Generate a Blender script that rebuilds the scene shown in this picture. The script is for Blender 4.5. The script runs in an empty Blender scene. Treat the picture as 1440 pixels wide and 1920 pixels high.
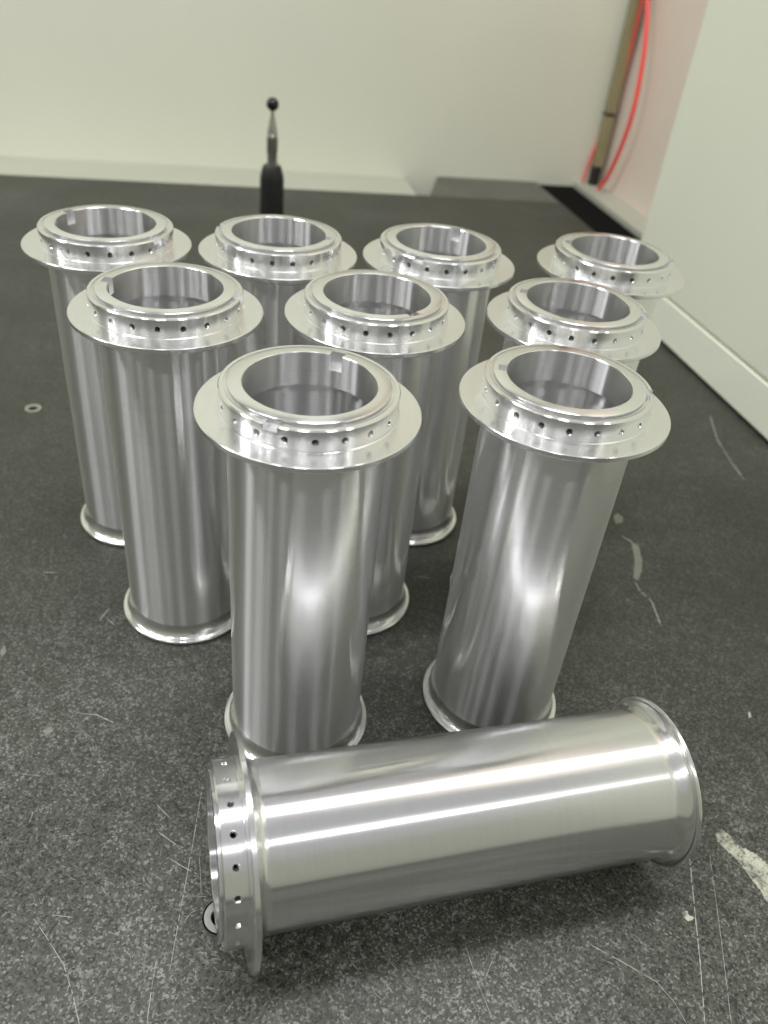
import bpy, bmesh, math, random
from mathutils import Vector, Matrix
random.seed(4)
sc = bpy.context.scene
COL = sc.collection
R = math.radians
TAU = 2*math.pi

# ------------------------------------------------------------------ camera
cam = bpy.data.cameras.new('camera'); co = bpy.data.objects.new('camera', cam); COL.objects.link(co)
rt = Vector((0.99338551, 0.06785019, 0.09263681)); up = Vector((-0.11482694, 0.58698242, 0.80141526)); fw = Vector((0, 0.80675151, -0.59089086))
m = Matrix.Identity(4)
for i in range(3):
    m[i][0] = rt[i]; m[i][1] = up[i]; m[i][2] = -fw[i]
m[0][3], m[1][3], m[2][3] = 0, 0, 0.38460554
co.matrix_world = m
cam.sensor_fit = 'VERTICAL'; cam.sensor_height = 36; cam.lens = 1503.0355/1920*36
cam.clip_start = 0.01; cam.clip_end = 100
cam.dof.use_dof = True; cam.dof.focus_distance = 0.37; cam.dof.aperture_fstop = 9.0
sc.camera = co
sc.view_settings.view_transform = 'Standard'; sc.view_settings.look = 'None'
sc.view_settings.exposure = 0; sc.view_settings.gamma = 1

# ------------------------------------------------------------------ light: pale room tone + ceiling panels
w = bpy.data.worlds.new("World"); sc.world = w; w.use_nodes = True
nt = w.node_tree; bg = nt.nodes['Background']; bg.inputs[1].default_value = 0.95
_tc = nt.nodes.new('ShaderNodeTexCoord'); _sx = nt.nodes.new('ShaderNodeSeparateXYZ'); nt.links.new(_tc.outputs['Generated'], _sx.inputs[0])
_r = nt.nodes.new('ShaderNodeValToRGB'); _e = _r.color_ramp.elements       # floor, painted walls, white ceiling
_e[0].position = 0.0; _e[0].color = (0.12, 0.12, 0.11, 1); _e[1].position = 0.02; _e[1].color = (0.33, 0.34, 0.275, 1)
for _p, _c in ((0.50, (0.36, 0.37, 0.31, 1)), (0.66, (0.45, 0.45, 0.455, 1)), (1.0, (0.48, 0.48, 0.49, 1))):
    _q = _e.new(_p); _q.color = _c
nt.links.new(_sx.outputs[2], _r.inputs[0]); nt.links.new(_r.outputs[0], bg.inputs[0])
sc.cycles.glossy_bounces = 10; sc.cycles.max_bounces = 14; sc.cycles.diffuse_bounces = 5
def area(name, x, y, z, sx, sy, rad, rz=13.7, col=(1, 1, 1)):
    l = bpy.data.lights.new(name, 'AREA'); l.shape = 'RECTANGLE'; l.size = sx; l.size_y = sy
    l.energy = rad*math.pi*sx*sy      # radiance -> watts
    l.color = col
    o = bpy.data.objects.new(name, l); COL.objects.link(o); o.location = (x, y, z); o.rotation_euler = (0, 0, R(rz))
# two rows of ceiling fittings running parallel to the plate's back edge
_ex = (math.cos(R(13.7)), math.sin(R(13.7)))
for k in (-3, -2, -1, 0, 1, 2, 3):
    area('ceiling_lamp', 0.10+_ex[0]*1.15*k, 0.52+_ex[1]*1.15*k, 1.9, 0.62, 0.25, 31)
for k in (-4, -3, -2, -1, 0, 1, 2, 3, 4):
    area('ceiling_lamp', -0.05+_ex[0]*(0.85*k+0.11*(k*k % 3)), -0.95+_ex[1]*(0.85*k+0.11*(k*k % 3)), 1.9, 0.30, 0.09, 46)

# ------------------------------------------------------------------ materials
def mat(name):
    M = bpy.data.materials.new(name); M.use_nodes = True
    nt = M.node_tree; return M, nt, nt.nodes['Principled BSDF']
def N(nt, t, **k):
    n = nt.nodes.new(t)
    for a, b in k.items(): setattr(n, a, b)
    return n
def math_n(nt, op, a, b=None):
    n = N(nt, 'ShaderNodeMath', operation=op)
    for i, v in enumerate((a, b)):
        if v is None: continue
        if isinstance(v, (int, float)): n.inputs[i].default_value = v
        else: nt.links.new(v, n.inputs[i])
    return n.outputs[0]
def ramp(nt, src, stops):
    n = N(nt, 'ShaderNodeValToRGB'); e = n.color_ramp.elements
    while len(e) < len(stops): e.new(0.5)
    for q, (p, c) in zip(e, stops):
        q.position = p; q.color = c if len(c) == 4 else (*c, 1)
    nt.links.new(src, n.inputs[0]); return n.outputs[0]
def noise(nt, vec, scale, detail=3, rough=0.6, dist=0.0):
    n = N(nt, 'ShaderNodeTexNoise'); n.inputs['Scale'].default_value = scale; n.inputs['Detail'].default_value = detail
    n.inputs['Roughness'].default_value = rough; n.inputs['Distortion'].default_value = dist
    nt.links.new(vec, n.inputs['Vector']); return n.outputs['Fac']
def g(v): return (v, v, v, 1)

def aluminium(name, base, rough, aniso, bump, fine=1400, tail=None):
    M, nt, b = mat(name)
    b.inputs['Metallic'].default_value = 1
    tc = N(nt, 'ShaderNodeTexCoord'); sx = N(nt, 'ShaderNodeSeparateXYZ'); nt.links.new(tc.outputs['Object'], sx.inputs[0])
    r = math_n(nt, 'SQRT', math_n(nt, 'ADD', math_n(nt, 'MULTIPLY', sx.outputs[0], sx.outputs[0]), math_n(nt, 'MULTIPLY', sx.outputs[1], sx.outputs[1])))
    cv = N(nt, 'ShaderNodeCombineXYZ'); nt.links.new(r, cv.inputs[0]); nt.links.new(sx.outputs[2], cv.inputs[1])
    oi = N(nt, 'ShaderNodeObjectInfo')
    nt.links.new(oi.outputs['Random'], cv.inputs[2])
    lines = noise(nt, cv.outputs[0], fine, 2, 0.6)
    sm = noise(nt, tc.outputs['Object'], 55, 3, 0.6)
    # short turning marks: streaks long around the axis, thin along it
    ang = math_n(nt, 'ARCTAN2', sx.outputs[1], sx.outputs[0])
    c2 = N(nt, 'ShaderNodeCombineXYZ'); nt.links.new(math_n(nt, 'MULTIPLY', ang, 2.2), c2.inputs[0])
    nt.links.new(math_n(nt, 'MULTIPLY', sx.outputs[2], 900), c2.inputs[1]); nt.links.new(math_n(nt, 'MULTIPLY', r, 900), c2.inputs[2])
    marks = noise(nt, c2.outputs[0], 1.0, 2, 0.6)
    mk = ramp(nt, marks, [(0.0, g(0.86)), (0.36, g(1)), (1.0, g(1))])
    mx = N(nt, 'ShaderNodeMix', data_type='RGBA', blend_type='MULTIPLY'); mx.inputs[0].default_value = 0.22
    mx.inputs[6].default_value = (*base, 1); nt.links.new(mk, mx.inputs[7])
    nt.links.new(mx.outputs[2], b.inputs['Base Color'])
    mr = N(nt, 'ShaderNodeMapRange'); mr.inputs[1].default_value = 0.3; mr.inputs[2].default_value = 0.7
    mr.inputs[3].default_value = rough; mr.inputs[4].default_value = rough
    b.inputs['Roughness'].default_value = rough
    b.inputs['Anisotropic'].default_value = aniso; b.inputs['Anisotropic Rotation'].default_value = 0.25
    tg = N(nt, 'ShaderNodeTangent', direction_type='RADIAL', axis='Z'); nt.links.new(tg.outputs[0], b.inputs['Tangent'])
    lm = ramp(nt, lines, [(0.30, g(0.97)), (0.55, g(1)), (1.0, g(1))])
    m3 = N(nt, 'ShaderNodeMix', data_type='RGBA', blend_type='MULTIPLY'); m3.inputs[0].default_value = 1
    nt.links.new(mx.outputs[2], m3.inputs[6]); nt.links.new(lm, m3.inputs[7]); nt.links.new(m3.outputs[2], b.inputs['Base Color'])
    if tail:      # turned grooves: a fairly clear reflection plus a long scatter along the axis
        b2 = N(nt, 'ShaderNodeBsdfAnisotropic')
        nt.links.new(m3.outputs[2], b2.inputs['Color']); nt.links.new(tg.outputs[0], b2.inputs['Tangent'])
        b2.inputs['Roughness'].default_value = tail[0]; b2.inputs['Anisotropy'].default_value = 0.80; b2.inputs['Rotation'].default_value = 0.0
        ms = N(nt, 'ShaderNodeMixShader'); ms.inputs[0].default_value = tail[1]
        nt.links.new(b.outputs[0], ms.inputs[1]); nt.links.new(b2.outputs[0], ms.inputs[2])
        nt.links.new(ms.outputs[0], nt.nodes['Material Output'].inputs['Surface'])
    return M
AL_BODY = aluminium('turned_aluminium_tube', (0.92, 0.92, 0.93), 0.17, 0.85, 0.02, 500, (0.32, 0.38))
AL_FACE = aluminium('turned_aluminium_face', (0.90, 0.90, 0.905), 0.24, 0.85, 0.0, 1500)
AL_COLLAR = aluminium('turned_aluminium_collar', (0.90, 0.90, 0.905), 0.19, 0.85, 0.0, 1500)
AL_BORE = aluminium('bored_aluminium', (0.88, 0.88, 0.89), 0.17, 0.8, 0.0, 900, (0.32, 0.6))
AL_FLANGE = aluminium('turned_aluminium_foot', (0.86, 0.86, 0.84), 0.20, 0.6, 0.0, 1200)

def simple(name, col, rough, metal=0.0, bumpscale=None, bump=0.1, spec=0.5, var=0.06, vscale=8):
    M, nt, b = mat(name)
    tc = N(nt, 'ShaderNodeTexCoord'); n = noise(nt, tc.outputs['Object'], vscale, 4, 0.6)
    c0 = tuple(x*(1-var) for x in col); c1 = tuple(min(1, x*(1+var)) for x in col)
    nt.links.new(ramp(nt, n, [(0.3, c0), (0.7, c1)]), b.inputs['Base Color'])
    b.inputs['Roughness'].default_value = rough; b.inputs['Metallic'].default_value = metal; b.inputs['Specular IOR Level'].default_value = spec
    if bumpscale:
        bp = N(nt, 'ShaderNodeBump'); bp.inputs['Strength'].default_value = bump; bp.inputs['Distance'].default_value = 0.0005
        nt.links.new(noise(nt, tc.outputs['Object'], bumpscale, 3), bp.inputs['Height']); nt.links.new(bp.outputs[0], b.inputs['Normal'])
    return M
WALL = simple('pale_painted_wall', (0.73, 0.745, 0.63), 0.55, bumpscale=200, bump=0.05, var=0.03, vscale=2)
PANEL = simple('pale_painted_housing', (0.78, 0.80, 0.67), 0.45, bumpscale=300, bump=0.05, var=0.02, vscale=3)
PANEL2 = simple('pale_painted_skirt', (0.82, 0.84, 0.72), 0.45, bumpscale=300, bump=0.05, var=0.02, vscale=3)
PINK = simple('warm_pale_side_wall', (0.77, 0.67, 0.58), 0.5, bumpscale=200, bump=0.05, var=0.03, vscale=3)
LEDGE = simple('white_ledge', (0.455, 0.465, 0.39), 0.5, var=0.03)
BLACK = simple('black_slot', (0.004, 0.004, 0.004), 0.9, spec=0.1)
OLIVE = simple('olive_pole_paint', (0.29, 0.26, 0.14), 0.5, var=0.1, vscale=20)
DARK = simple('dark_plastic', (0.012, 0.011, 0.010), 0.45)
PROBE_BLACK = simple('black_anodised', (0.010, 0.010, 0.010), 0.4)
STEM = simple('ground_steel_stem', (0.50, 0.51, 0.46), 0.35, 1.0)
STEM_DARK = simple('dark_steel_sleeve', (0.22, 0.22, 0.17), 0.4, 0.9)
RED = simple('red_cable_sheath', (0.95, 0.07, 0.065), 0.35, var=0.03)
STEEL = simple('insert_steel', (0.55, 0.55, 0.52), 0.28, 1.0, bumpscale=900, bump=0.1, var=0.08, vscale=300)
THREAD = simple('thread_aluminium', (0.66, 0.66, 0.66), 0.2, 1.0, var=0.05, vscale=500)
SLOT = simple('milled_aluminium', (0.93, 0.93, 0.94), 0.38, 1.0, bumpscale=1500, bump=0.06, var=0.04, vscale=500)

def granite(name, lo, mid, hi, rough):
    M, nt, b = mat(name)
    tc = N(nt, 'ShaderNodeTexCoord'); v = tc.outputs['Object']
    n1 = noise(nt, v, 520, 4, 0.8, 1.2)
    n2 = noise(nt, v, 7, 4, 0.6)
    n3 = noise(nt, v, 90, 4, 0.7)
    # crystal grains: warped cells, each with a tone of its own
    wn = N(nt, 'ShaderNodeTexNoise'); wn.inputs['Scale'].default_value = 600; wn.inputs['Detail'].default_value = 2; nt.links.new(v, wn.inputs['Vector'])
    va = N(nt, 'ShaderNodeVectorMath', operation='SCALE'); va.inputs['Scale'].default_value = 0.0016; nt.links.new(wn.outputs['Color'], va.inputs[0])
    vb = N(nt, 'ShaderNodeVectorMath', operation='ADD'); nt.links.new(v, vb.inputs[0]); nt.links.new(va.outputs[0], vb.inputs[1])
    vo = N(nt, 'ShaderNodeTexVoronoi'); vo.inputs['Scale'].default_value = 950; nt.links.new(vb.outputs[0], vo.inputs['Vector'])
    cell = N(nt, 'ShaderNodeSeparateColor'); nt.links.new(vo.outputs['Color'], cell.inputs[0])
    s = math_n(nt, 'ADD', math_n(nt, 'MULTIPLY', cell.outputs[0], 0.42), math_n(nt, 'MULTIPLY', n1, 0.62))
    s = math_n(nt, 'ADD', s, math_n(nt, 'MULTIPLY', math_n(nt, 'SUBTRACT', n3, 0.5), 0.45))
    s = math_n(nt, 'ADD', s, math_n(nt, 'MULTIPLY', math_n(nt, 'SUBTRACT', n2, 0.5), 0.5))
    c = ramp(nt, s, [(0.26, lo), (0.44, tuple(x*1.35 for x in mid)), (0.60, tuple(x*1.8 for x in mid)), (0.74, hi), (0.90, tuple(min(1, x*1.7) for x in hi))])
    # the working area at the near edge is scuffed pale, the rest of the plate is coloured darker and smoother
    sp = N(nt, 'ShaderNodeSeparateXYZ'); nt.links.new(v, sp.inputs[0])
    n4 = noise(nt, v, 14, 5, 0.65)
    wy = math_n(nt, 'ADD', sp.outputs[1], math_n(nt, 'MULTIPLY', math_n(nt, 'SUBTRACT', n4, 0.5), 0.30))
    wr = N(nt, 'ShaderNodeMapRange', interpolation_type='SMOOTHSTEP'); wr.inputs[1].default_value = 0.46; wr.inputs[2].default_value = 0.20
    wr.inputs[3].default_value = 0; wr.inputs[4].default_value = 1; nt.links.new(wy, wr.inputs[0])
    far_tone = ramp(nt, s, [(0.30, tuple(x*0.55 for x in mid)), (0.50, tuple(x*0.85 for x in mid)), (0.70, tuple(x*1.45 for x in mid)), (0.82, tuple(x*0.5 for x in hi)), (0.93, tuple(x*0.9 for x in hi))])
    mx = N(nt, 'ShaderNodeMix', data_type='RGBA'); nt.links.new(wr.outputs[0], mx.inputs[0]); nt.links.new(far_tone, mx.inputs[6]); nt.links.new(c, mx.inputs[7])
    # hairline scuffs
    mp = N(nt, 'ShaderNodeMapping'); mp.inputs['Rotation'].default_value = (0, 0, 0.6); mp.inputs['Scale'].default_value = (14, 420, 1)
    nt.links.new(v, mp.inputs[0]); sn = noise(nt, mp.outputs[0], 1.0, 2, 0.5, 0.2)
    mp2 = N(nt, 'ShaderNodeMapping'); mp2.inputs['Rotation'].default_value = (0, 0, -0.9); mp2.inputs['Scale'].default_value = (18, 500, 1)
    nt.links.new(v, mp2.inputs[0]); sn2 = noise(nt, mp2.outputs[0], 1.0, 2, 0.5, 0.2)
    sc_ = math_n(nt, 'MULTIPLY', math_n(nt, 'GREATER_THAN', math_n(nt, 'MAXIMUM', sn, sn2), 0.76), 0.35)
    m2 = N(nt, 'ShaderNodeMix', data_type='RGBA'); nt.links.new(sc_, m2.inputs[0]); nt.links.new(mx.outputs[2], m2.inputs[6]); m2.inputs[7].default_value = (0.36, 0.36, 0.34, 1)
    nt.links.new(m2.outputs[2], b.inputs['Base Color'])
    mr = N(nt, 'ShaderNodeMapRange'); mr.inputs[1].default_value = 0.3; mr.inputs[2].default_value = 0.7; mr.inputs[3].default_value = rough; mr.inputs[4].default_value = rough+0.15
    nt.links.new(n3, mr.inputs[0]); nt.links.new(mr.outputs[0], b.inputs['Roughness'])
    b.inputs['Specular IOR Level'].default_value = 0.42
    bp = N(nt, 'ShaderNodeBump'); bp.inputs['Strength'].default_value = 0.12; bp.inputs['Distance'].default_value = 0.0003
    nt.links.new(s, bp.inputs['Height']); nt.links.new(bp.outputs[0], b.inputs['Normal'])
    return M
GRANITE = granite('black_granite', (0.012, 0.012, 0.011), (0.041, 0.0425, 0.0325), (0.20, 0.20, 0.19), 0.42)
GRANITE2 = granite('grey_granite', (0.07, 0.072, 0.06), (0.11, 0.112, 0.095), (0.17, 0.17, 0.15), 0.42)
SCRATCH = simple('scratch_mark', (0.36, 0.36, 0.34), 0.5, var=0.3, vscale=400)
def paint_mark(name='dried_pale_paint', k=1.0):
    M, nt, b = mat(name); tc = N(nt, 'ShaderNodeTexCoord'); v = tc.outputs['Object']
    a = noise(nt, v, 420, 5, 0.75, 1.0); c = noise(nt, v, 110, 3, 0.6)
    t = math_n(nt, 'ADD', math_n(nt, 'MULTIPLY', a, 0.6), math_n(nt, 'MULTIPLY', c, 0.4))
    nt.links.new(ramp(nt, t, [(0.38, (0.07, 0.07, 0.06)), (0.45, (0.22, 0.22, 0.18)), (0.53, (0.50*k, 0.50*k, 0.40*k)), (0.70, (0.62*k, 0.62*k, 0.51*k))]), b.inputs['Base Color'])
    b.inputs['Roughness'].default_value = 0.6; return M
PAINTMARK = paint_mark(); FAINTMARK = paint_mark('faint_pale_scuff', 0.33)

# ------------------------------------------------------------------ mesh helpers
class MB:
    """faces with analytic corner normals"""
    def __init__(s): s.v = []; s.f = []; s.n = []; s.key = {}
    def vert(s, p):
        k = (round(p[0]*1e6), round(p[1]*1e6), round(p[2]*1e6))
        if k not in s.key: s.key[k] = len(s.v); s.v.append(tuple(p))
        return s.key[k]
    def face(s, pts, nrm=None):
        ids = [s.vert(p) for p in pts]
        out, on = [], []
        if nrm is None:
            a, b, c = Vector(pts[0]), Vector(pts[1]), Vector(pts[2]); n = (b-a).cross(c-a)
            n = tuple(n.normalized()) if n.length > 1e-14 else (0, 0, 1); nrm = [n]*len(pts)
        for i, n in zip(ids, nrm):
            if i not in out: out.append(i); on.append(n)
        if len(out) < 3: return
        s.f.append(out); s.n.extend(on)
    def build(s, name, M, parent=None, link=True):
        me = bpy.data.meshes.new(name); me.from_pydata(s.v, [], s.f)
        me.shade_smooth(); me.normals_split_custom_set(s.n); me.materials.append(M); me.update()
        o = bpy.data.objects.new(name, me)
        if link: COL.objects.link(o)
        if parent: o.parent = parent
        return o
def arc(cx, cz, r, a0, a1, n):
    return [(cx+r*math.cos(R(a0+(a1-a0)*i/n)), cz+r*math.sin(R(a0+(a1-a0)*i/n))) for i in range(n+1)]
def profile_normals(pr, lim=38):
    """per segment (n_start, n_end); the outside is to the left of the walking direction turned by -90"""
    segn = []
    for (r0, z0), (r1, z1) in zip(pr, pr[1:]):
        d = math.hypot(r1-r0, z1-z0) or 1; segn.append(((z1-z0)/d, -(r1-r0)/d))
    res = []
    for i, n in enumerate(segn):
        def mixn(j):
            if 0 <= j < len(segn):
                q = segn[j]
                if n[0]*q[0]+n[1]*q[1] > math.cos(R(lim)):
                    a, b = n[0]+q[0], n[1]+q[1]; l = math.hypot(a, b); return (a/l, b/l)
            return n
        res.append((mixn(i-1), mixn(i+1)))
    return res
def lathe(mb, pr, seg=240, a0=0, a1=None):
    """pr: list of (r,z) going so that (dz,-dr) points out of the metal (outer walls go up)"""
    pn = profile_normals(pr)
    a1 = seg if a1 is None else a1
    for k in range(a0, a1):
        t0, t1 = TAU*k/seg, TAU*(k+1)/seg
        c0, s0, c1, s1 = math.cos(t0), math.sin(t0), math.cos(t1), math.sin(t1)
        for i in range(len(pr)-1):
            (r0, z0), (r1, z1) = pr[i], pr[i+1]; (na, nb) = pn[i]
            mb.face([(r0*c0, r0*s0, z0), (r0*c1, r0*s1, z0), (r1*c1, r1*s1, z1), (r1*c0, r1*s0, z1)],
                    [(na[0]*c0, na[0]*s0, na[1]), (na[0]*c1, na[0]*s1, na[1]), (nb[0]*c1, nb[0]*s1, nb[1]), (nb[0]*c0, nb[0]*s0, nb[1])])
def tag(o, label=None, cat=None, group=None, kind=None):
    if label: o['label'] = label
    if cat: o['category'] = cat
    if group: o['group'] = group
    if kind: o['kind'] = kind
    return o
def box(mb, o, ex, ey, ez, chamfer=0):
    o, ex, ey, ez = map(Vector, (o, ex, ey, ez))
    P = lambda a, b, c: tuple(o+ex*a+ey*b+ez*c)
    for q in (((0,0,0),(0,1,0),(1,1,0),(1,0,0)), ((0,0,1),(1,0,1),(1,1,1),(0,1,1)), ((0,0,0),(1,0,0),(1,0,1),(0,0,1)),
              ((1,1,0),(0,1,0),(0,1,1),(1,1,1)), ((0,1,0),(0,0,0),(0,0,1),(0,1,1)), ((1,0,0),(1,1,0),(1,1,1),(1,0,1))):
        mb.face([P(*c) for c in q])

# ------------------------------------------------------------------ the tube
ZD, ZR, ZL = 0.2100, 0.2207, 0.2220          # disc top, collar shoulder, lip
RD, RR, RL, RB, RT, RF = 0.0500, 0.0395, 0.0352, 0.0293, 0.0366, 0.0421
NH, SEG = 20, 240
def collar_mesh(off):
    mb = MB()
    zb, zt = ZD+0.0008, ZR-0.0006
    ts = R(off)+math.pi; ah = TAU/SEG*3; zs = ZR-0.0028
    def clip(poly, f):
        out = []
        for a, b in zip(poly, poly[1:]+poly[:1]):
            fa, fb = f(a), f(b)
            if fa >= 0: out.append(a)
            if (fa > 0 and fb < 0) or (fa < 0 and fb > 0):
                w_ = fa/(fa-fb); out.append((a[0]+(b[0]-a[0])*w_, a[1]+(b[1]-a[1])*w_))
        return out
    def emit(q):
        if len(q) < 3: return
        ar = sum(a[0]*b[1]-b[0]*a[1] for a, b in zip(q, q[1:]+q[:1]))
        if abs(ar) < 1e-12: return
        mb.face([(RR*math.cos(t), RR*math.sin(t), z) for t, z in q], [(math.cos(t), math.sin(t), 0) for t, z in q])
    # outer wall, one patch with a round opening per screw hole
    rh, zc = 0.00155, (ZD+ZR)/2
    for k in range(NH):
        tc = TAU*k/NH; na, nz = 12, 8
        dA = TAU/NH/na
        bd = [(-6*dA+i*dA, zb) for i in range(na)] + [(6*dA, zb+(zt-zb)*i/nz) for i in range(nz)] \
           + [(6*dA-i*dA, zt) for i in range(na)] + [(-6*dA, zt-(zt-zb)*i/nz) for i in range(nz)]
        rings = []
        for f in (0, 0.06, 0.2, 0.5, 1.0):
            ring = []
            for (a, z) in bd:
                x, y = a*RR, z-zc; l = math.hypot(x, y); hx, hy = x/l*rh, y/l*rh
                X, Y = hx+(x-hx)*f, hy+(y-hy)*f
                ring.append((tc+X/RR, zc+Y))
            rings.append(ring)
        nb = len(bd)
        for A, B in zip(rings, rings[1:]):
            for i in range(nb):
                j = (i+1) % nb; q = [A[i], B[i], B[j], A[j]]
                m_ = (tc-ts+math.pi) % TAU-math.pi
                if abs(m_) < TAU/NH*1.2:      # this cell touches the outer key slot: cut the slot out of the wall
                    rel = lambda t: t-tc+m_
                    up_ = clip(q, lambda p: p[1]-zs)
                    for piece in (clip(q, lambda p: zs-p[1]), clip(up_, lambda p: rel(p[0])-ah), clip(up_, lambda p: -ah-rel(p[0]))): emit(piece)
                else: emit(q)
    foot = [(RR+0.0006, ZD), (RR+0.0006, ZD+0.0005), (RR, zb)]
    lathe(mb, foot, SEG)
    top_out = [(RR, zt), (RR-0.0005, ZR), (RR-0.0020, ZR), (RR-0.0021, ZR-0.0012), (RR-0.0027, ZR-0.0012), (RR-0.0028, ZR), (RL+0.0011, ZR), (RL+0.0010, ZR-0.0016), (RL+0.0003, ZR-0.0016)]
    top_in = [(RL+0.0003, ZR-0.0016), (RL+0.0003, ZL-0.0002), (RL, ZL), (RB+0.0003, ZL), (RB, ZL-0.0003), (RB, 0.2140)]
    low = [(RB, 0.2140), (RB, 0.2052), (RB+0.0009, 0.2044), (0.0338, 0.2044)]
    ci = round(off/360*SEG); coo = (ci+SEG//2) % SEG
    hi_, ho = 4, 3
    lathe(mb, low, SEG)
    # inner slot: profile steps back
    rs, zf = 0.0333, 0.2140
    for k in range(SEG):
        d = (k-ci+SEG//2) % SEG - SEG//2
        if -hi_ <= d < hi_:
            lathe(mb, [(RL+0.0003, ZR-0.0016), (RL+0.0003, ZL-0.0002), (RL, ZL), (rs, ZL)], SEG, k, k+1)
        else: lathe(mb, top_in, SEG, k, k+1)
        d = (k-coo+SEG//2) % SEG - SEG//2
        if -ho <= d < ho: pass
        else: lathe(mb, top_out, SEG, k, k+1)
    me = mb
    return me, ci, coo, hi_, ho, rs, zf
def wedge_slot(c, h, rin, rout, zf, ztop, open_inner):
    """pocket liner between two angles: floor, two cheeks, end wall"""
    mb = MB(); a0, a1 = TAU*(c-h)/SEG, TAU*(c+h)/SEG; n = 2*h
    P = lambda r, a, z: (r*math.cos(a), r*math.sin(a), z)
    for i in range(n):
        t0, t1 = a0+(a1-a0)*i/n, a0+(a1-a0)*(i+1)/n
        mb.face([P(rin, t0, zf), P(rout, t0, zf), P(rout, t1, zf), P(rin, t1, zf)])
        if open_inner: mb.face([P(rout, t0, zf), P(rout, t0, ztop), P(rout, t1, ztop), P(rout, t1, zf)])
        else: mb.face([P(rin, t0, zf), P(rin, t1, zf), P(rin, t1, ztop), P(rin, t0, ztop)])
    mb.face([P(rin, a0, zf), P(rin, a0, ztop), P(rout, a0, ztop), P(rout, a0, zf)])
    mb.face([P(rin, a1, zf), P(rout, a1, zf), P(rout, a1, ztop), P(rin, a1, ztop)])
    return mb
def screw_hole_mesh():
    """threaded cup along -X from the collar wall, lip on the cylinder"""
    mb = MB(); rh = 0.00155; zc = (ZD+ZR)/2; n = 24
    pr = [(rh, 0.0), (rh*0.86, 0.00035)]
    x = 0.00035
    for i in range(7):
        pr += [(rh*1.02, x+0.0004), (rh*0.82, x+0.0008)]; x += 0.0008
    pr += [(0.0, x+0.0009)]
    def pt(r, dep, t):
        y, z = r*math.cos(t), r*math.sin(t)
        surf = math.sqrt(RR*RR-y*y) if dep == 0 else RR-0.0001*0-dep
        return (surf if dep == 0 else min(surf, RR)-0.0, y, zc+z)
    for (r0, d0), (r1, d1) in zip(pr, pr[1:]):
        for k in range(n):
            t0, t1 = TAU*k/n, TAU*(k+1)/n
            mb.face([pt(r0, d0, t0), pt(r1, d1, t0), pt(r1, d1, t1), pt(r0, d0, t1)])
    return mb

BODY = MB()
RI = 0.0338
lathe(BODY, [(RT, 0.0120), (RT, ZD-0.0085)], 160)
lathe(BODY, [(RI, 0.2044), (RI, 0.001), (RI+0.001, 0.0)], 160)
FLANGE = MB()
fil = [(RT+0.0045*(1-math.cos(R(t))), 0.0120-0.0090*math.sin(R(t))) for t in range(90, -1, -9)]
lathe(FLANGE, [(RI+0.001, 0.0), (RF-0.0020, 0.0), (RF-0.0004, 0.0008), (RF, 0.0013), (RF, 0.0021), (RF-0.0004, 0.0027), (RF-0.0010, 0.0030)] + fil[0:], 160)
DISC = MB()
zu = ZD-0.0027
dl = [(RT, ZD-0.0085)] + arc(RT+0.0042, ZD-0.0085+0.0001, 0.0042, 180, 108, 7) + [(RT+0.0042, zu-0.0006), (RT+0.0050, zu-0.0006), (RT+0.0050, zu)]
dl = dl[:1] + dl[2:]
lathe(DISC, dl + [(RD-0.0004, zu), (RD, zu+0.0004), (RD, ZD-0.0003), (RD-0.0003, ZD), (RR+0.0006, ZD)], SEG)

hole_mesh = None
def make_tube(off):
    root = bpy.data.objects.new('flanged_aluminium_tube', None); COL.objects.link(root); root.empty_display_size = 0.02
    for nm, me in (('tube_body', ME_BODY), ('base_flange', ME_FLANGE), ('top_disc', ME_DISC)):
        o = bpy.data.objects.new(nm, me); COL.objects.link(o); o.parent = root
    mb, ci, coo, hi_, ho, rs, zf = collar_mesh(off)
    col = mb.build('collar', AL_COLLAR, root)
    wedge_slot(ci, hi_, RB, rs, zf, ZL, True).build('key_slot', SLOT, col)
    wedge_slot(coo, ho, RL+0.0003, RR, ZR-0.0028, ZR, False).build('key_slot', SLOT, col)
    for k in range(NH):
        h = bpy.data.objects.new('screw_hole', ME_HOLE); COL.objects.link(h); h.parent = col; h.rotation_euler = (0, 0, TAU*k/NH)
    return root
def proto_mesh(mb, name, M):
    o = mb.build(name, M, link=False); me = o.data; bpy.data.objects.remove(o); return me
ME_BODY = proto_mesh(BODY, 'tube_body', AL_BODY)
# inner surface of the body shows a darker bored finish
ME_BODY.materials.append(AL_BORE)
for p in ME_BODY.polygons:
    c = p.center
    if math.hypot(c.x, c.y) < 0.0352: p.material_index = 1
ME_FLANGE = proto_mesh(FLANGE, 'base_flange', AL_FLANGE)
ME_DISC = proto_mesh(DISC, 'top_disc', AL_FACE)
ME_HOLE = proto_mesh(screw_hole_mesh(), 'screw_hole', THREAD)
def copy_tree(o, parent=None):
    c = o.copy(); COL.objects.link(c)
    if parent: c.parent = parent
    for ch in list(kids[o.name]): copy_tree(ch, c)
    return c
protoA = make_tube(9.0); protoB = make_tube(0.0)
for o in [o for o in COL.objects if o.name.startswith('collar')]:
    o.data.materials.append(AL_BORE)
    for p in o.data.polygons:
        c = p.center
        if math.hypot(c.x, c.y) < RB+0.0001: p.material_index = 1
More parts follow.
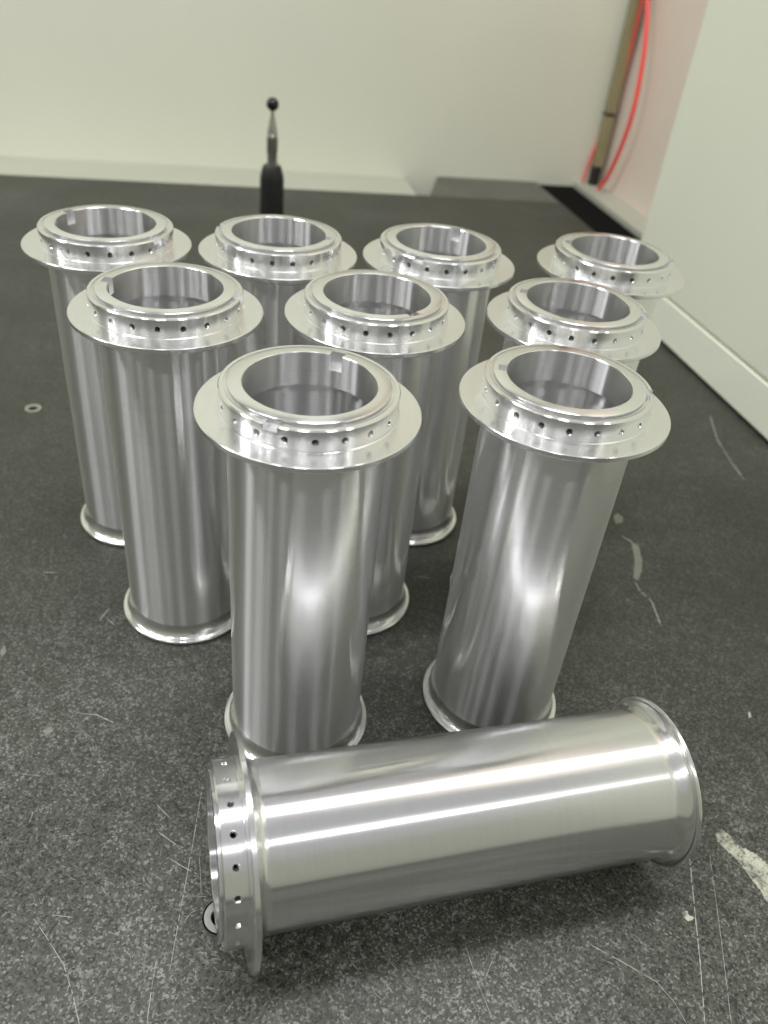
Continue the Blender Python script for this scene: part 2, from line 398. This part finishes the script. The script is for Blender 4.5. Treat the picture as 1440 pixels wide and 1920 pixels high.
# outer wall just above the opened-out shoulder slot
kids = {}
for o in COL.objects:
    kids.setdefault(o.name, [])
    if o.parent: kids.setdefault(o.parent.name, []).append(o)
TUBES = [  # x, y, turn, variant, label
 (-0.03805, 0.31058, 65.25, 'A', 'upright aluminium tube in the front row, left of the two, behind the lying tube\'s collar'),
 (0.07872, 0.34375, 175.25, 'B', 'upright aluminium tube in the front row, right of the two, beside bare granite'),
 (-0.12592, 0.39712, 171.5, 'A', 'upright aluminium tube at left whose whole shaft shows, in front of the farthest left tube'),
 (-0.18831, 0.48592, 147.25, 'A', 'upright aluminium tube farthest left of all, at the left end of the back row'),
 (-0.08574, 0.50527, -14.0, 'A', 'upright aluminium tube in the back row directly in front of the black ball-tipped probe'),
 (-0.01722, 0.42137, -57.5, 'A', 'upright aluminium tube in the centre of the middle row, behind the front left tube'),
 (0.01671, 0.52500, 60.75, 'A', 'upright aluminium tube in the back row, second from right, behind the centre tube'),
 (0.09566, 0.44481, 169.75, 'B', 'upright aluminium tube at the right of the middle row, directly behind the front right tube'),
 (0.13400, 0.54897, 171.0, 'B', 'upright aluminium tube farthest back at right, between black slot and pale housing'),
]
GRP = 'flanged aluminium tubes on the granite plate'
used = set()
for (x, y, rz, v, lab) in TUBES:
    pr_ = protoA if v == 'A' else protoB
    o = pr_ if v not in used else copy_tree(pr_)
    used.add(v)
    o.location = (x, y, 0.0001); o.rotation_euler = (0, 0, R(rz)); tag(o, lab, 'metal tube', GRP)
ly = copy_tree(protoA)
tag(ly, 'aluminium tube lying on its side across the front, drilled collar to the left', 'metal tube', GRP)
az, tilt = R(18.809078), math.atan2(RD-RF, ZD)
d = Vector((math.cos(az)*math.cos(tilt), math.sin(az)*math.cos(tilt), -math.sin(tilt)))
s = Vector((-math.sin(az), math.cos(az), 0)); c0 = Vector((-0.04625507, 0.19475125, RD*math.cos(tilt)+0.0001))
zax = -d; M3 = Matrix((s, zax.cross(s), zax)).transposed()
ly.matrix_world = Matrix.Translation(c0+d*ZD) @ M3.to_4x4() @ Matrix.Rotation(R(282.75), 4, 'Z')

# ------------------------------------------------------------------ granite plate, ledge, walls
def prism(name, pts, z0, z1, M, holes=()):
    bm = bmesh.new(); loops = [pts] + [[(hx+hr*math.cos(-TAU*i/48), hy+hr*math.sin(-TAU*i/48)) for i in range(48)] for hx, hy, hr in holes]
    edges = []; rims = []
    for lp in loops:
        vs = [bm.verts.new((x, y, z1)) for x, y in lp]; rims.append(vs)
        for a, b in zip(vs, vs[1:]+vs[:1]): edges.append(bm.edges.new((a, b)))
    bmesh.ops.triangle_fill(bm, use_beauty=True, use_dissolve=False, edges=edges)
    for f in bm.faces:
        if f.normal.z < 0: f.normal_flip()
    for vs in rims:
        lo = [bm.verts.new((v.co.x, v.co.y, z0)) for v in vs]; n = len(vs)
        for i in range(n):
            j = (i+1) % n; bm.faces.new((vs[j], vs[i], lo[i], lo[j]))
    me = bpy.data.meshes.new(name); bm.to_mesh(me); bm.free(); me.materials.append(M)
    o = bpy.data.objects.new(name, me); COL.objects.link(o); return o
ex = Vector((math.cos(R(13.7)), math.sin(R(13.7)), 0)); ey = Vector((-ex.y, ex.x, 0))
INS = [(-0.05450, 0.18852, 0.0089), (-0.32796, 0.62211, 0.0080)]
gp_ = [(-0.677-0.9717*1.2, 1.3194-0.236*1.2), (0.0155, 1.4875), (0.276, 1.5510-0.084)]
def E2(v): return (v.x, v.y)
S0 = Vector((0.2270, 1.6634)); S1 = Vector((0.2950, 1.3899)); sd = (S1-S0).normalized(); sr = Vector((0.0775, 0.0222)).normalized()
def slot_l(t): return S0+sd*t
table = [(-1.843, 1.036), (0.0155, 1.4875), tuple(slot_l(0.126)), tuple(slot_l(1.9)), (0.55, -0.55), (-1.35, -1.0)]
plate = prism('granite_plate', table, -0.15, 0.0, GRANITE, INS)
tag(plate, kind='structure')
ext = prism('granite_extension', [(0.0165, 1.4915), (0.0278, 1.6343), (0.2263, 1.6820), tuple(slot_l(0.0)), tuple(slot_l(0.1235))], -0.12, -0.001, GRANITE2)
tag(ext, kind='structure')
mb = MB(); a = slot_l(-0.03)+Vector((0.001, 0)); b_ = slot_l(1.2)+Vector((0.001, 0)); wv = Vector((0.0760, 0.0222))
box(mb, (a.x, a.y, -0.06), (b_.x-a.x, b_.y-a.y, 0), (wv.x, wv.y, 0), (0, 0, 0.054))
tag(mb.build('black_slot', BLACK), kind='structure')
# pale ledge behind the plate, and beside the slot
mb = MB(); o_ = Vector((-0.677, 1.3194, 0))-ex*2.0+ey*0.004
box(mb, (o_.x, o_.y, -0.15), tuple(ex*2.695), tuple(ey*0.30), (0, 0, 0.144))
tag(mb.build('rear_ledge', LEDGE), kind='structure')
mb = MB(); a = slot_l(-0.06)+wv*1.02
box(mb, (a.x, a.y, -0.15), (sd.x*1.3, sd.y*1.3, 0), (0.10, 0.026, 0), (0, 0, 0.153))
tag(mb.build('side_ledge', LEDGE), kind='structure')
# back wall
mb = MB(); wo = Vector((0.0278, 1.6363, 0)); 
box(mb, tuple(wo-ex*3.2+Vector((0, 0, -0.15))), tuple(ex*3.51), tuple(ey*0.1), (0, 0, 2.3))
tag(mb.build('back_wall', WALL), kind='structure')
# side wall beyond the slot
mb = MB(); a = slot_l(-0.06)+wv*1.02+Vector((0.052, 0.014))
box(mb, (a.x, a.y, -0.15), (sd.x*1.5, sd.y*1.5, 0), (0.1, 0.026, 0), (0, 0, 2.3))
tag(mb.build('side_wall', PINK), kind='structure')

# ------------------------------------------------------------------ pale machine housing at the right
C1 = Vector((0.2837, 1.0548, 0)); pd = Vector((0.2547, -0.9670, 0)); pn = Vector((0.9670, 0.2547, 0))
hs = bpy.data.objects.new('machine_housing', None); COL.objects.link(hs); hs.location = C1
tag(hs, 'tall pale painted machine housing standing along the right edge of the granite', 'machine housing')
def rbox(name, o, a, b, c, M, parent, bev=0.002):
    mb = MB(); box(mb, o, a, b, c); ob = mb.build(name, M, parent)
    ob.data.normals_split_custom_set([(0, 0, 0)]*len(ob.data.loops)) if False else None
    bm = bmesh.new(); bm.from_mesh(ob.data); bmesh.ops.bevel(bm, geom=bm.edges[:], offset=bev, segments=2, affect='EDGES', profile=0.5)
    bm.to_mesh(ob.data); bm.free()
    return ob
rbox('skirt_panel', (0, 0, 0.0035), tuple(pd*1.30), tuple(pn*0.30), (0, 0, 0.0455), PANEL2, hs, 0.0012)
rbox('upper_panel', tuple(pn*0.0012+pd*0.001+Vector((0, 0, 0.0500))), tuple(pd*1.298), tuple(pn*0.298), (0, 0, 0.62), PANEL, hs, 0.004)
rbox('gap_shadow_strip', tuple(pn*0.006+pd*0.006+Vector((0, 0, 0.0002))), tuple(pd*1.28), tuple(pn*0.28), (0, 0, 0.0032), DARK, hs, 0.0005)  # dark strip added to give the shadow in the gap below the housing

# ------------------------------------------------------------------ pole and cable in the far corner
pr0 = Vector((0.3370, 1.6950, 0.0035))
pole = bpy.data.objects.new('corner_pole', None); COL.objects.link(pole); pole.location = pr0
tag(pole, 'slim olive upright rail with a black foot in the far right corner', 'rail')
hw = 0.0084
rbox('pole_foot', tuple(-ex*hw*0.95-ey*hw*0.95), tuple(ex*hw*1.9), tuple(ey*hw*1.9), (0, 0, 0.034), DARK, pole, 0.001)
rbox('pole_section', tuple(-ex*hw-ey*hw+Vector((0, 0, 0.0345))), tuple(ex*hw*2), tuple(ey*hw*2), (0, 0, 0.0905), OLIVE, pole, 0.001)
rbox('pole_joint', tuple(-ex*hw*1.12-ey*hw*1.12+Vector((0, 0, 0.1255))), tuple(ex*hw*2.24), tuple(ey*hw*2.24), (0, 0, 0.0035), DARK, pole, 0.0008)
rbox('pole_section', tuple(-ex*hw-ey*hw+Vector((0, 0, 0.1295))), tuple(ex*hw*2), tuple(ey*hw*2), (0, 0, 0.75), OLIVE, pole, 0.001)
def tube_along(name, pts, rad, M, n=10):
    # Catmull-Rom then swept ring
    P = [Vector(p) for p in pts]; P = [P[0]*2-P[1]]+P+[P[-1]*2-P[-2]]; Q = []
    for i in range(1, len(P)-2):
        for k in range(8):
            t = k/8; a, b, c, e = P[i-1:i+3]
            Q.append(0.5*((2*b)+(c-a)*t+(2*a-5*b+4*c-e)*t*t+(3*b-a-3*c+e)*t**3))
    Q.append(P[-2]); mb = MB(); rings = []
    for i, q in enumerate(Q):
        tn = (Q[min(i+1, len(Q)-1)]-Q[max(i-1, 0)]).normalized(); u = tn.cross(Vector((0.3, 0.9, 0.1))).normalized(); v = tn.cross(u)
        rings.append([((q+(u*math.cos(TAU*k/n)+v*math.sin(TAU*k/n))*rad), (u*math.cos(TAU*k/n)+v*math.sin(TAU*k/n))) for k in range(n)])
    for A, B in zip(rings, rings[1:]):
        for k in range(n):
            j = (k+1) % n; q = [A[k], A[j], B[j], B[k]]
            mb.face([tuple(x[0]) for x in q], [tuple(x[1]) for x in q])
    mb.face([tuple(x[0]) for x in rings[0]][::-1]); mb.face([tuple(x[0]) for x in rings[-1]])
    return mb.build(name, M)
tag(tube_along('red_cable', [(0.3431, 1.6557, 0.0055), (0.3493, 1.6315, 0.0359), (0.3540, 1.6057, 0.0893), (0.3565, 1.5935, 0.1411), (0.3565, 1.5952, 0.1879), (0.3545, 1.6096, 0.2433), (0.3502, 1.6282, 0.2887), (0.3416, 1.6615, 0.3476), (0.33, 1.68, 0.42)], 0.0038, RED),
    'red cable hanging in a free bow in front of the pale side wall', 'cable')
tag(tube_along('red_cable', [(0.3165, 1.6935, 0.0055), (0.3185, 1.6950, 0.028), (0.3245, 1.7005, 0.06), (0.3370, 1.7105, 0.11), (0.3465, 1.6990, 0.17), (0.3475, 1.6900, 0.23), (0.3455, 1.6850, 0.29), (0.3440, 1.6830, 0.36), (0.345, 1.683, 0.43)], 0.0022, RED),
    'red cable running close along the olive rail in the far corner', 'cable')

# ------------------------------------------------------------------ ball probe behind the tubes
pb = bpy.data.objects.new('ball_probe', None); COL.objects.link(pb); pb.location = (-0.195, 1.088, 0)
tag(pb, 'black ball-tipped probe on a slim grey stem standing upright behind the tubes', 'probe')
def part(name, pr, M, parent, seg=40):
    mb = MB(); lathe(mb, pr, seg); return mb.build(name, M, parent)
part('holder', [(0, 0), (0.0210, 0), (0.0210, 0.003), (0.0160, 0.004), (0.0155, 0.101), (0.0150, 0.106), (0.0125, 0.1155), (0.0110, 0.1185), (0, 0.1185)], PROBE_BLACK, pb)
part('stem', [(0.0063, 0.1185), (0.0063, 0.134), (0.0066, 0.1345), (0.0066, 0.155), (0.0062, 0.1555)], STEM, pb)
part('sleeve', [(0.0066, 0.1346), (0.0069, 0.1349), (0.0069, 0.1518), (0.0066, 0.1521)], STEM_DARK, pb)
part('stem_neck', [(0.0062, 0.1555), (0.0060, 0.160), (0.0048, 0.166), (0.0026, 0.1775), (0.0020, 0.183)], STEM, pb)
part('ball', [(max(0, 0.0078*math.cos(R(a))), 0.1900+0.0078*math.sin(R(a))) for a in range(-90, 91, 6)], simple('glossy_black_ball', (0.006, 0.006, 0.006), 0.12), pb)

# ------------------------------------------------------------------ threaded inserts set in the plate
for (x, y, r), lab in zip(INS, ('steel threaded insert in the granite half hidden under the lying tube\'s collar', 'small steel threaded insert in the bare granite at the far left')):
    o = bpy.data.objects.new('threaded_insert', None); COL.objects.link(o); o.location = (x, y, 0)
    tag(o, lab, 'threaded insert', 'threaded inserts in the granite')
    ri = r*0.50; th = []
    z = -0.0012
    for i in range(6): th += [(ri*1.08, z-0.0007), (ri*0.97, z-0.0014)]; z -= 0.0014
    part('washer_face', [(r*0.93, -0.010), (r*0.93, -0.0002), (r*0.90, 0.0002), (ri*1.12, 0.0002), (ri, -0.0006)], STEEL, o, 48)
    part('threaded_bore', [(ri, -0.0006)]+th+[(ri*0.9, -0.0095), (0, -0.0095)], simple('dark_bore_steel', (0.10, 0.10, 0.10), 0.4, 1.0), o, 32)  # bore coloured darker than the steel face around it

# ------------------------------------------------------------------ scratches and dabs on the plate
SCR = {
'l1':([ (0.1840,0.2562),(0.1787,0.2203),(0.1748,0.1939),(0.1698,0.1645) ],.55),
'l2':([ (0.1944,0.2512),(0.1882,0.2055),(0.1822,0.1658) ],.28),
'l3':([ (-0.0808,0.2577),(-0.0769,0.2207),(-0.0739,0.1870),(-0.0715,0.1617) ],.30),
'l4':([ (-0.0789,0.1666),(-0.0772,0.1537),(-0.0751,0.1401) ],.30),
'l5':([ (-0.1405,0.1786),(-0.1300,0.1700),(-0.1180,0.1593),(-0.1090,0.1470),(-0.1022,0.1363) ],.36),
'a1':([ (-0.1016,0.2425),(-0.0919,0.2353) ],.5),'a2':([ (-0.0960,0.2272),(-0.0843,0.2209) ],.5),
'a3':([ (-0.0873,0.2142),(-0.0773,0.2098),(-0.0679,0.2065) ],.5),'a4':([ (-0.0718,0.1963),(-0.0635,0.1971) ],.35),
'a5':([ (-0.1312,0.1802),(-0.1220,0.1802) ],.5),'a6':([ (-0.1503,0.2144),(-0.1463,0.2112) ],.35),'a7':([ (-0.1425,0.1846),(-0.1399,0.1832) ],.35),
'c1':([ (0.1218,0.1955),(0.1350,0.1895),(0.1512,0.1817),(0.1580,0.1733),(0.1619,0.1637) ],.36),
'c2':([ (0.0611,0.1899),(0.0670,0.1726),(0.0737,0.1567) ],.28),'c3':([ (0.0749,0.1841),(0.0708,0.1742) ],.28),
'r1':([ (0.3284,0.7621),(0.3225,0.7107),(0.3248,0.6714),(0.3286,0.6408) ],.9),
'b1':([ (-0.0561,0.1724),(-0.0517,0.1722) ],.3),'b2':([ (-0.0560,0.1708),(-0.0511,0.1706) ],.3),'b3':([ (-0.0544,0.1693),(-0.0503,0.1693) ],.3),
'b4':([ (-0.0533,0.1676),(-0.0504,0.1676) ],.3),'b5':([ (-0.0500,0.1642),(-0.0448,0.1644) ],.3),
't1':([ (0.0078,0.1759),(0.0135,0.1700) ],.35),'t2':([ (0.0242,0.1785),(0.0302,0.1737) ],.35),'t3':([ (0.0234,0.1686),(0.0290,0.1635) ],.35),
't4':([ (0.0334,0.1678),(0.0361,0.1661) ],.35),'t5':([ (0.0199,0.1630),(0.0237,0.1605) ],.35),'t6':([ (0.0257,0.1782),(0.0293,0.1755) ],.3),
'e1':([ (0.0347,0.1558),(0.0388,0.1589) ],.35),'x1':([ (-0.0714,0.1835),(-0.0689,0.1884),(-0.0664,0.1902) ],.3),'x2':([ (-0.0602,0.1645),(-0.0597,0.1605) ],.3),
'm1':([ (-0.1638,0.2894),(-0.1617,0.2944),(-0.1525,0.2949),(-0.1401,0.2905) ],.6),'k1':([ (-0.0728,0.2183),(-0.0692,0.2074),(-0.0663,0.1970) ],.25),
'k2':([ (-0.1635,0.2301),(-0.1617,0.2297),(-0.1612,0.2234) ],.3),
'v2':([ (0.1948,0.5298),(0.2016,0.5240),(0.2044,0.5176) ],1.0),'v3':([ (0.1953,0.4735),(0.1974,0.4629),(0.2041,0.4523),(0.2056,0.4262) ],.9),
'v4':([ (-0.1773,0.3685),(-0.1748,0.3817) ],.6),'v5':([ (-0.1731,0.3717),(-0.1662,0.3669) ],.6),'n1':([ (-0.2308,0.4086),(-0.2208,0.4098) ],.6),
}
mb = MB(); layer = [0.00008]
def scratch(pts, wd):
    P = [Vector((x, y)) for x, y in pts]; Q = []
    for a, b in zip(P, P[1:]):
        n = max(3, int((b-a).length/0.0016))
        for i in range(n): Q.append(a+(b-a)*i/n)
    Q.append(P[-1]); z = layer[0]; layer[0] += 0.0000012
    L, n = [], len(Q)
    for i, q in enumerate(Q):
        t = (Q[min(i+1, n-1)]-Q[max(i-1, 0)]).normalized(); nn = Vector((-t.y, t.x))
        w_ = wd*0.0005*(0.45+0.75*random.random())*min(1, (i+0.4)/2.0, (n-1-i+0.4)/2.0)
        q = q+nn*random.uniform(-1, 1)*0.00006
        L.append(((q.x+nn.x*w_, q.y+nn.y*w_, z), (q.x-nn.x*w_, q.y-nn.y*w_, z)))
    for i in range(n-1):
        if random.random() < 0.10 and n > 8: continue
        mb.face([L[i][0], L[i][1], L[i+1][1], L[i+1][0]], [(0, 0, 1)]*4)
for k, (p, wd) in SCR.items(): scratch(p, wd)
for i in range(260):    # fine random nicks on the nearer plate
    x, y = random.uniform(-0.2, 0.26), random.uniform(0.13, 0.36); a = random.choice((random.gauss(-0.6, 0.3), random.gauss(1.4, 0.5))); l = random.uniform(0.0015, 0.007)
    scratch([(x, y), (x+l*math.cos(a), y+l*math.sin(a))], random.uniform(0.12, 0.28))
sco = tag(mb.build('scratches', SCRATCH), kind='stuff')
BL = {
'smear':[ (0.2009,0.2637),(0.2048,0.2664),(0.2097,0.2625),(0.2138,0.2567),(0.2191,0.2549),(0.2251,0.2483),(0.2292,0.2434),(0.2233,0.2255),(0.2176,0.2277),(0.2162,0.2337),(0.2125,0.2399),(0.2098,0.2470),(0.2067,0.2521),(0.2030,0.2554),(0.2007,0.2589) ],
'dot':[ (0.1926,0.5567),(0.1970,0.5613),(0.2008,0.5567),(0.1984,0.5480),(0.1927,0.5461) ],
'streak':[ (0.2015,0.5200),(0.2040,0.5215),(0.2068,0.5195),(0.2062,0.5006),(0.2030,0.4870),(0.1985,0.4750),(0.1948,0.4765),(0.1975,0.4890),(0.2005,0.5006)],
'chip':[ (0.1712,0.2162),(0.1743,0.2176),(0.1748,0.2156),(0.1772,0.2142),(0.1735,0.2122),(0.1722,0.2136) ],
'fleck':[ (0.2460,0.3541),(0.2479,0.3561),(0.2474,0.3508),(0.2453,0.3497) ],
'w':[ (-0.2257,0.3322),(-0.2261,0.3390),(-0.2225,0.3341),(-0.2231,0.3295) ],
'ww':[ (-0.1774,0.2799),(-0.1743,0.2833),(-0.1714,0.2800),(-0.1743,0.2766) ],
}
BLAB = {'smear': 'cream paint smear on the granite at the right edge beside the lying tube\'s foot', 'dot': 'small pale round dab on the granite right of the front right tube',
 'streak': 'narrow pale streak of dried paint on the granite right of the front right tube', 'chip': 'ragged whitish chip mark on the granite below the lying tube\'s foot flange',
 'fleck': 'tiny bright fleck on the granite above the lying tube\'s foot flange', 'w': 'small white fleck on the granite at the far left border', 'ww': 'whitish spot on the granite at left, beside a curved scuff'}
for k, pts in BL.items():
    mb = MB(); P = []
    for a, b in zip(pts, pts[1:]+pts[:1]):
        a, b = Vector(a), Vector(b); L = (b-a).length; n = max(3, int(L/0.0006)); nn = Vector((-(b-a).y, (b-a).x)).normalized()
        for i in range(n):
            q = a+(b-a)*i/n; P.append(q+nn*random.uniform(-1, 1)*min(0.0005, L*0.12))
    z = 0.0003; c = sum(P, Vector((0, 0)))/len(P)
    bm = bmesh.new(); vs = [bm.verts.new((p.x, p.y, 0.0)) for p in P]; es = [bm.edges.new((a, b)) for a, b in zip(vs, vs[1:]+vs[:1])]
    bmesh.ops.triangle_fill(bm, edges=es, use_beauty=True)
    for f in bm.faces:
        if f.normal.z < 0: f.normal_flip()
    ret = bmesh.ops.extrude_face_region(bm, geom=bm.faces[:])
    for v in [v for v in ret['geom'] if isinstance(v, bmesh.types.BMVert)]: v.co.z = 0.00022
    me = bpy.data.meshes.new('paint_smear'); bm.to_mesh(me); bm.free(); me.materials.append(PAINTMARK if k in ('smear', 'chip', 'fleck') else FAINTMARK)
    o = bpy.data.objects.new('paint_smear', me); COL.objects.link(o); o.location.z = 0.00002
    tag(o, BLAB[k], 'paint mark', 'paint marks on the granite')
